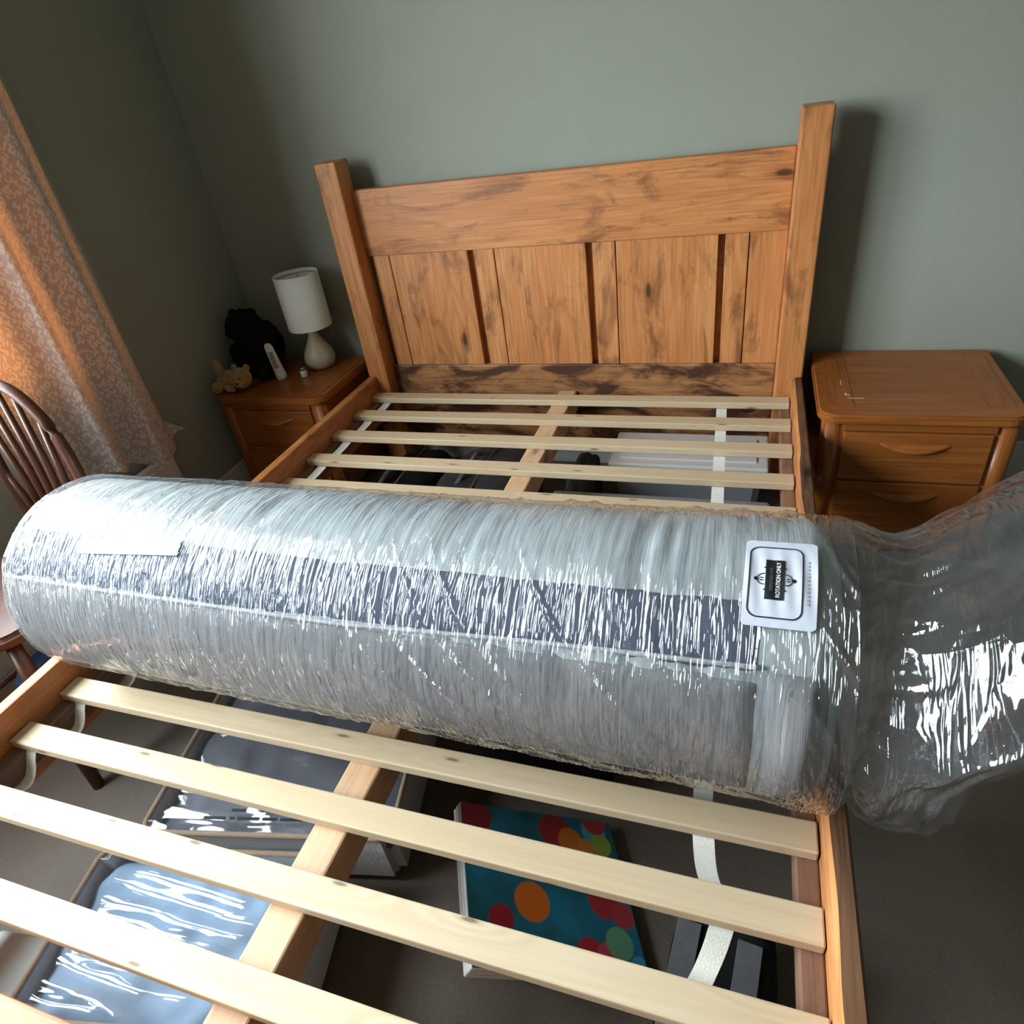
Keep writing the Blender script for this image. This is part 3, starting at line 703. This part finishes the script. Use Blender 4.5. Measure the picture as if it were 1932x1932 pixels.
# ------------------------------------------------------------------ things on the left cabinet
lx, ly = -.925, -.125
lamp = thing('table_lamp', 'small table lamp with white drum shade and cream teardrop base', 'lamp', (lx, ly, ZT))
link('lamp_base', lathe_mesh([(0, 0), (.036, 0), (.047, .006), (.055, .022), (.057, .038), (.052, .058), (.041, .080), (.029, .100), (.020, .118), (.0145, .135), (.0125, .15), (0, .15)], 40), 'ceramic', lamp)
link('lamp_stem', lathe_mesh([(0, .14), (.0075, .14), (.0075, .185), (.012, .186), (.012, .215), (0, .215)], 20), 'steel', lamp)
link('lamp_shade', lathe_mesh([(.078, .152), (.078, .338), (.0765, .338), (.0765, .152), (.078, .152)], 56), 'shade', lamp)
link('shade_ring', tube_mesh([(.076*math.cos(a_*math.pi/12), .076*math.sin(a_*math.pi/12), .325) for a_ in range(25)], .0012, 6, False), 'steel', lamp)
for k in range(3):
    a_ = k*2*math.pi/3; link('shade_spoke', tube_mesh([(.0, 0, .215), (.076*math.cos(a_), .076*math.sin(a_), .325)], .0011, 6), 'steel', lamp)
tb = thing('cream_tube', 'white squeeze tube standing on its cap on the left cabinet', 'tube', (-1.030, -.235, ZT), (math.radians(3), math.radians(-5), .3))
link('tube_cap', lathe_mesh([(0, 0), (.018, 0), (.019, .002), (.019, .024), (.0175, .026), (0, .026)], 28), 'white_plastic', tb)
n_ = 24; Zz = np.linspace(.026, .135, n_); A = np.linspace(0, 2*np.pi, 40, endpoint=False); Zg, Ag = np.meshgrid(Zz, A, indexing='ij')
kk = (Zg-.026)/.109; P = np.stack([(.018-.003*kk)*np.cos(Ag)*np.sqrt(np.clip(1-np.clip((kk-.86)/.16, 0, 1)**2, .02, 1)), (.016*(1-kk**1.6)+.0012)*np.sin(Ag), Zg], -1)
tbody = link('tube_body', grid_mesh(P, close_v=True), 'white_plastic', tb)
Zp = np.linspace(.045, .105, 10); Ap = np.linspace(-.9, .1, 10)-math.pi/2+.55; Zg, Ag = np.meshgrid(Zp, Ap, indexing='ij'); kk = (Zg-.026)/.109
link('printed_label', grid_mesh(np.stack([(.0184-.003*kk)*np.cos(Ag), (.016*(1-kk**1.6)+.0017)*np.sin(Ag), Zg], -1)), 'tube_print', tbody)
sb = thing('small_bottle', 'tiny white capped bottle at the foot of the lamp', 'bottle', (-.942, -.222, ZT))
link('bottle_body', lathe_mesh([(0, 0), (.0115, 0), (.0125, .002), (.0125, .020), (.011, .024), (0, .024)], 24), 'white_plastic', sb)
link('bottle_cap', lathe_mesh([(0, .024), (.0105, .024), (.0105, .034), (.009, .036), (0, .036)], 24), 'steel', sb)
# black fuzzy plush
bp = thing('black_plush', 'black fuzzy plush slumped on the left cabinet behind the white tube', 'plush toy', (-1.140, -.165, ZT+.004))
def fuzz(name, mat, par, loc, s, rot=(0, 0, 0), lump=.10, freq=5, seed=1, seg=40): return link(name, blob_mesh(*s, seg=seg, lump=lump, freq=freq, seed=seed), mat, par, loc, rot)
fuzz('torso', 'black_fur', bp, (.005, 0, .100), (.085, .080, .092), (0, math.radians(-18), 0), .12, 6, 2)
fuzz('head', 'black_fur', bp, (-.035, -.005, .170), (.066, .062, .060), (0, 0, 0), .14, 7, 3)
fuzz('muzzle', 'black_fur', bp, (-.066, -.040, .160), (.026, .026, .022), (0, 0, 0), .1, 6, 4, 24)
for s in (-1, 1): fuzz('ear', 'black_fur', bp, (-.035+s*.042, .008, .214), (.017, .012, .017), (0, 0, 0), .12, 6, 5+s, 20)
fuzz('arm', 'black_fur', bp, (.068, -.045, .075), (.028, .030, .062), (math.radians(20), math.radians(-20), 0), .12, 6, 8, 24)
fuzz('arm', 'black_fur', bp, (-.060, -.055, .080), (.026, .030, .055), (math.radians(25), math.radians(15), 0), .12, 6, 9, 24)
for s in (-1, 1): fuzz('leg', 'black_fur', bp, (.01+s*.045, -.080, .028), (.032, .050, .028), (0, 0, s*.3), .10, 6, 11+s, 24)
# tan bear lying at the front corner
tbz = thing('teddy_bear', 'small tan teddy bear lying at the outer edge of the left cabinet', 'plush toy', (-1.158, -.335, ZT))
fuzz('torso', 'bear', tbz, (-.020, .005, .034), (.046, .036, .034), (0, 0, .2), .06, 5, 21)
fuzz('head', 'bear', tbz, (.040, -.005, .046), (.038, .036, .036), (0, 0, 0), .05, 5, 22)
mz = fuzz('muzzle', 'bear', tbz, (.052, -.034, .036), (.018, .016, .014), (0, 0, 0), .04, 5, 23, 20)
fuzz('nose', 'bear_dark', mz, (.002, -.014, .005), (.006, .004, .004), (0, 0, 0), 0, 5, 24, 14)
for s in (-1, 1):
    fuzz('eye', 'bear_dark', tbz, (.046+s*.014, -.036, .056), (.0035, .003, .0035), (0, 0, 0), 0, 5, 24, 14)
    fuzz('ear', 'bear', tbz, (.040+s*.026, .010, .078), (.013, .008, .013), (0, 0, 0), .05, 5, 25, 18)
    fuzz('leg', 'bear', tbz, (-.046, -.018+s*.020, .030 if s > 0 else .022), (.022, .017, .020), (0, 0, s*.3), .05, 5, 27, 18)
fuzz('arm', 'bear', tbz, (-.036, -.010, .075), (.016, .014, .040), (0, math.radians(-12), 0), .05, 5, 29, 18)
fuzz('arm', 'bear', tbz, (.002, -.034, .018), (.030, .013, .013), (0, 0, -.3), .05, 5, 30, 18)

# ------------------------------------------------------------------ curtain, pole, radiator
prof = [(-.560, -1.332), (-.575, -1.300), (-.600, -1.262), (-.640, -1.222), (-.690, -1.185), (-.725, -1.163), (-.742, -1.160), (-.752, -1.180), (-.764, -1.212), (-.785, -1.230), (-.820, -1.214), (-.865, -1.180),
        (-.886, -1.160), (-.902, -1.158), (-.912, -1.180), (-.924, -1.214), (-.945, -1.232), (-.985, -1.226), (-1.030, -1.218), (-1.075, -1.228), (-1.110, -1.220), (-1.150, -1.230)]
pr_ = np.array(prof[:-2])+np.array([-.037, .045]); pr_[-1] = (-1.140, -1.180); d = np.r_[0, np.cumsum(np.hypot(*np.diff(pr_, axis=0).T))]
def crom(s):
    out_ = []
    for q in s:
        i = min(max(np.searchsorted(d, q)-1, 0), len(d)-2); f = (q-d[i])/(d[i+1]-d[i])
        p0, p1, p2, p3 = pr_[max(i-1, 0)], pr_[i], pr_[i+1], pr_[min(i+2, len(d)-1)]
        out_.append(.5*((2*p1)+(-p0+p2)*f+(2*p0-5*p1+4*p2-p3)*f*f+(-p0+3*p1-3*p2+p3)*f**3))
    return np.array(out_)
s = np.linspace(0, d[-1], 170); Q = crom(s); zt_ = np.linspace(0, 1, 90)
Pc = np.zeros((len(zt_), len(s), 3)); UVc = np.zeros((len(zt_), len(s), 2))
for i, tz in enumerate(zt_):
    hem = .380 + .30*np.clip(-.71-Q[:, 0], 0, 1) + .006*np.sin(s*40)
    z = 2.17*(1-tz) + hem*tz
    gather = 1-.12*(1-tz)**2
    wv = .005*(vnoise(s*14, z*2.2, 4)-.5)
    Pc[i, :, 1] = -.65 + (Q[:, 0]+.65)*(.90+.10*tz) + .006*(vnoise(s*9+5, z*3, 6)-.5) + .012*tz**6*np.sin(s*17)
    Pc[i, :, 0] = np.maximum(-1.155 + (Q[:, 1]+1.155)*np.where(Q[:, 1] > -1.195, 1.15*gather, 1.1) + wv, -1.264)
    Pc[i, :, 2] = z; UVc[i, :, 0] = s; UVc[i, :, 1] = z
# curled-back bottom corner
for i in range(len(zt_)):
    k = np.clip((zt_[i]-.965)/.035, 0, 1)*np.clip((.07-s)/.07, 0, 1); Pc[i, :, 0] += .05*k; Pc[i, :, 1] += .03*k; Pc[i, :, 2] += .020*k
cbase = np.array([-1.10, -.93, .395])
cur = link('curtain', grid_mesh(Pc-cbase, UVc), 'curtain', None, cbase); tag(cur, 'long leaf-patterned curtain hanging beside the window, glowing orange from daylight', 'curtain')
pole = thing('curtain_pole', 'straight steel curtain pole above the window', 'pole', (-1.10, -1.55, 2.19))
link('rod', tube_mesh([(0, .92, 0), (0, -.92, 0)], .011, 14), 'steel', pole)
for s_ in (-1, 1):
    link('finial', blob_mesh(.02, .02, .02, 18), 'steel', pole, (0, s_*.935, 0)); link('bracket', tube_mesh([(-.168, s_*.8, 0), (0, s_*.8, 0)], .007, 10), 'steel', pole)
rad = thing('radiator', 'white panel radiator on the wall below the curtain hem', 'radiator', (-1.243, -1.22, .10))
link('panel', box_mesh(.026, 1.15, .25, .006), 'white_paint', rad, (0, 0, .125))
rib = box_mesh(.006, .022, .21, .0028)
for k in range(30): link('rib', rib, 'white_paint', rad, (.0145, -.545+k*.0376, .125))
for s_ in (-1, 1): link('bracket', box_mesh(.013, .03, .03, 0), 'white_paint', rad, (-.0195, s_*.4, .16)); link('pipe', tube_mesh([(0, s_*.53, 0.005), (0, s_*.53, -.098)], .0075, 10), 'white_paint', rad)

# ------------------------------------------------------------------ hoop-back chair
ch = thing('hoop_back_chair', 'dark wooden hoop-back spindle chair under the window', 'chair', (-.962, -1.395, 0))
def hp(a_):  # hoop outline in the chair's frame
    x = .150*math.cos(a_); z = .445+.405*abs(math.sin(a_))**.8
    return (x*(1-.30*(1-min(1, (z-.445)/.30))), .165+.06*(z-.445), z)
link('hoop', tube_mesh([hp(math.pi*k/40) for k in range(41)], .0125, 12), 'dark_wood', ch)
for k in range(7):
    x = -.105+k*.035; xt = x*1.22; zt2 = .445+.405*(max(0.02, 1-(min(.99, abs(xt)/.15))**2))**.42
    link('spindle', tube_mesh([(x*.72, .160, .44), (x*.95, .167+.03*(zt2-.44), .44+.5*(zt2-.44)), (xt, .165+.06*(zt2-.445), zt2-.004)], [.006, .0085, .0055], 10), 'dark_wood', ch)
bm = bmesh.new(); pts = []
for k in range(40):
    a_ = 2*math.pi*k/40; ca, sa = math.cos(a_), math.sin(a_)
    pts.append((.165*abs(ca)**.6*(1 if ca >= 0 else -1)*(1.0-.10*sa), .19*abs(sa)**.6*(1 if sa >= 0 else -1)))
f = bm.faces.new([bm.verts.new((x, y, 0)) for x, y in pts]); ext = bmesh.ops.extrude_face_region(bm, geom=[f]); bmesh.ops.translate(bm, vec=(0, 0, .032), verts=[v for v in ext['geom'] if isinstance(v, bmesh.types.BMVert)])
bmesh.ops.recalc_face_normals(bm, faces=bm.faces); bmesh.ops.bevel(bm, geom=[e for e in bm.edges if abs(e.verts[0].co.z-e.verts[1].co.z) < 1e-6], offset=.010, segments=3, affect='EDGES')
link('seat', bm_mesh(bm), 'dark_wood', ch, (0, 0, .418))
for sx in (-1, 1):
    for sy in (-1, 1):
        link('leg', tube_mesh([(sx*.115, sy*.13, .42), (sx*.132, sy*.155, .25), (sx*.150, sy*.182, .0)], [.014, .020, .013], 12), 'dark_wood', ch)
    link('stretcher', tube_mesh([(sx*.138, -.163, .19), (sx*.138, 0, .19), (sx*.138, .163, .19)], [.008, .011, .008], 10), 'dark_wood', ch)
link('stretcher', tube_mesh([(-.138, 0, .19), (0, 0, .19), (.138, 0, .19)], [.008, .011, .008], 10), 'dark_wood', ch)
dn = link('folded_jeans', blob_mesh(.085, .10, .032, 40, .25, 2.5, 3, 3.0), 'denim', None, (-.925, -1.42, .232)); tag(dn, 'folded blue denim resting on the rungs under the chair seat', 'clothing')

# ------------------------------------------------------------------ storage under the bed
def soft_box(sx, sy, sz, lump, seed, power=5): return blob_mesh(sx, sy, sz, 48, lump, 2.2, seed, power)
def storage_bag(label, cx_, cy_, sx, sy, h, rz, filling, group, dashes):
    t = thing('storage_bag', label, 'storage bag', (cx_, cy_, 0), (0, 0, rz), group)
    bm = bmesh.new(); r = bmesh.ops.create_cube(bm, size=1.0)
    bmesh.ops.scale(bm, vec=(sx, sy, h-.012), verts=bm.verts); bmesh.ops.translate(bm, vec=(0, 0, (h-.012)/2), verts=bm.verts)
    bmesh.ops.delete(bm, geom=[f for f in bm.faces if f.normal.z > .9], context='FACES')
    bmesh.ops.bevel(bm, geom=[e for e in bm.edges if not e.is_boundary], offset=.02, segments=4, affect='EDGES')
    o = link('side_walls', bm_mesh(bm), 'bag_fabric', t, (0, 0, .001)); sd = o.modifiers.new('thick', 'SOLIDIFY'); sd.thickness = .003
    n_ = 60; X, Y = np.meshgrid(np.linspace(-1, 1, n_), np.linspace(-1, 1, n_), indexing='ij')
    edge = (1-np.abs(X)**5)*(1-np.abs(Y)**5)
    Zc_ = h-.05 + .034*edge + .022*(vnoise(X*2.2+7, Y*2.2+cx_*9, 3)-.5) + .012*(vnoise(X*6, Y*5, 8)-.5)
    link('bedding', grid_mesh(np.stack([X*(sx/2-.008), Y*(sy/2-.008), Zc_], -1)), filling, t)
    Zv = h-.014 + .012*edge + .007*vnoise(X*2.0+Y*4+3, Y*1.5-X*3, 5) + .004*np.sin((X*1.2+Y*4)*4)*edge
    link('vinyl_top', grid_mesh(np.stack([X*sx/2, Y*sy/2, Zv], -1)), 'vinyl', t)
    rim = rrect(-sx/2, sx/2, -sy/2, sy/2, .025)
    link('piping', tube_mesh([(a_, b_, h-.013) for a_, b_ in rim]+[(rim[0][0], rim[0][1], h-.013)], .0055, 8), 'beige_trim', t)
    link('edge_binding', box_mesh(.030, sy, .012, .004), 'beige_trim', t, (-sx/2-.012, 0, .012))
    if dashes:
        # print along the near seam of the bag
        x = -sx/2+.10
        for row, off in ((0, 0), (1, .018)):
            x = -sx/2+.13+.05*row
            while x < sx/2-.03:
                L = random.choice((.010, .016, .03, .045)) if row == 0 else random.choice((.02, .03))
                g = random.choice((.006, .008, .012)) if row == 0 else random.choice((.03, .06, .09))
                link('printed_dash', box_mesh(L, .0055, .0012, 0), 'black_ink', t, (x+L/2, -sy/2+.022+off*.9, h+.004))
                x += L+g
    return t
storage_bag('clear-topped storage bag of dark grey bedding half under the rolled mattress', -.285, -1.40, .50, .52, .165, .20, 'duvet_grey', 'storage bags under the bed', True)
storage_bag('clear-topped storage bag of pale blue bedding nearest the footboard', -.275, -1.835, .45, .27, .165, .20, 'duvet_blue', 'storage bags under the bed', False)
# play mat leaning on a black case
TL, BL, TR, BR = (Vector(q) for q in ((.125, -1.51, .205), (.255, -1.785, .200), (.388, -1.425, .035), (.478, -1.640, .032)))
cM = (TL+BL+TR+BR)/4; ex = ((TR+BR)-(TL+BL)).normalized(); ey0 = ((TL+TR)-(BL+BR)); ez = ex.cross(ey0).normalized(); ey = ez.cross(ex)
mw = ((TR+BR)-(TL+BL)).length/2; mh = ey0.length/2
pm = thing('play_mat', 'folded children\'s play mat with bright dots on teal under the slats', 'play mat', cM-ez*.03)
pm.rotation_euler = Matrix((ex, ey, ez)).transposed().to_euler()
for k in range(3): link('foam_layer', box_mesh(mw, mh, .0095, .003), 'foam_edge', pm, (0, 0, -.0105+.0105*k))
link('printed_cover', box_mesh(mw-.004, mh-.004, .0012, 0), 'mat_print', pm, (0, 0, .0155))
bc = thing('black_case', 'black soft case propping up the play mat', 'case', (.225, -1.60, 0))
link('shell', box_mesh(.10, .22, .085, .02, 3), 'black_cloth', bc, (-.02, 0, .043)); link('zip', tube_mesh([(-.0705, -.09, .05), (-.0705, .09, .05)], .002, 6), 'steel', bc)
b1 = thing('black_bag', 'black fabric bag just behind the play mat below the mattress', 'bag', (.22, -1.27, 0))
link('bag_body', soft_box(.16, .11, .10, .12, 2), 'black_cloth', b1, (0, 0, .101)); link('strap', tube_mesh([(-.10, -.06, .185), (-.05, -.10, .205), (.04, -.10, .205), (.09, -.06, .188)], .007, 8), 'black_cloth', b1)
b2 = thing('strapped_bag', 'black bag with grey straps beside the right bed rail', 'bag', (.578, -1.73, 0), (0, 0, -.12))
link('bag_body', soft_box(.078, .17, .065, .10, 5), 'black_cloth', b2, (0, 0, .066))
for k in (-1, 1): link('strap', box_mesh(.036, .20, .003, .001), 'grey_strap', b2, (-.010+.045*k, .02, .1315))
sl = thing('pale_tray', 'pale clear plastic tray at the footboard corner', 'tray', (-.575, -1.945, 0), (0, 0, .12))
link('tray_body', box_mesh(.10, .085, .10, .012, 3), 'box_plastic', sl, (0, 0, .0505)); link('tray_rim', box_mesh(.11, .095, .012, .004), 'white_plastic', sl, (0, 0, .107))
# boxes towards the headboard
def plastic_box(label, x0, x1, y0, y1, h, lid_mat, rz=0):
    t = thing('storage_box', label, 'storage box', ((x0+x1)/2, (y0+y1)/2, 0), (0, 0, rz), 'plastic boxes under the bed')
    sx, sy = x1-x0, y1-y0
    bm = bmesh.new(); bmesh.ops.create_cube(bm, size=1.0); bmesh.ops.scale(bm, vec=(sx-.03, sy-.03, h-.02), verts=bm.verts)
    for v in bm.verts:
        if v.co.z < 0: v.co.x *= .94; v.co.y *= .94
    bmesh.ops.delete(bm, geom=[f for f in bm.faces if f.normal.z > .9], context='FACES')
    bmesh.ops.bevel(bm, geom=[e for e in bm.edges if not e.is_boundary], offset=.02, segments=4, affect='EDGES')
    o = link('box_body', bm_mesh(bm), 'box_plastic', t, (0, 0, (h-.02)/2+.003)); sd = o.modifiers.new('thick', 'SOLIDIFY'); sd.thickness = .002
    ld = link('lid', box_mesh(sx, sy, .018, .008, 3), lid_mat, t, (0, 0, h-.010))
    link('lid_panel', box_mesh(sx-.07, sy-.07, .005, .002), lid_mat, ld, (0, 0, .0105))
    for s_ in (-1, 1): link('clip', box_mesh(.014, .07, .05, .004), 'white_plastic', t, (s_*(sx/2-.002), 0, h-.035))
    return t
plastic_box('long white-lidded plastic storage box nearest the headboard', .17, .655, -.315, -.10, .185, 'white_plastic')
plastic_box('clear plastic storage box of pinkish cloth under the middle slats', .035, .655, -.93, -.485, .185, 'box_plastic')
for k, (x, mt, lab) in enumerate(((.12, 'white_cloth', 'folded white cloth in the clear box, nearest the centre beam'), (.238, 'pink_cloth', 'folded pink cloth in the clear box, second from the centre beam'),
                                  (.356, 'white_cloth', 'folded white cloth in the middle of the clear box'), (.474, 'pink_cloth', 'folded pink cloth in the clear box, fourth from the centre beam'), (.592, 'red_cloth', 'dark red folded cloth in the clear box beside the right rail'))):
    o = link('folded_cloth', blob_mesh(.052, .17, .066, 32, .12, 3, k, 4), mt, None, (x, -.70, .0745)); tag(o, lab, 'cloth', 'cloths in the clear box')
rb = link('red_cloth_bundle', blob_mesh(.05, .05, .04, 32, .2, 3, 9, 2.6), 'red_cloth', None, (.43, -.40, .042)); tag(rb, 'small dark red cloth bundle between the two storage boxes', 'cloth')
for lab, x, y, sx, sy, h, sd_, mt in (('large charcoal holdall under the slats left of the centre beam', -.20, -.46, .15, .23, .115, 4, 'charcoal'),
                                  ('black holdall under the slats beside the left rail', -.485, -.48, .11, .25, .10, 6, 'black_cloth')):
    t = thing('holdall', lab, 'bag', (x, y, 0), group='holdalls under the bed')
    link('bag_body', soft_box(sx, sy, h, .10, sd_, 3.5), mt, t, (0, 0, h+.001))
    link('handle', tube_mesh([(-.06, -.1, 2*h-.01), (-.03, -.04, 2*h+.03), (-.03, .05, 2*h+.03), (-.06, .11, 2*h-.01)], .008, 8), 'grey_strap', t)
    link('zip', tube_mesh([(.0, -sy*.8, 2*h*.985), (.0, 0, 2*h+.004), (.0, sy*.8, 2*h*.985)], .003, 6), 'steel', t)
gb = link('grey_bundle', soft_box(.045, .16, .085, .15, 12, 3.0), 'charcoal', None, (.085, -.33, .086)); tag(gb, 'dark grey rolled fabric bundle right of the centre beam', 'fabric roll')
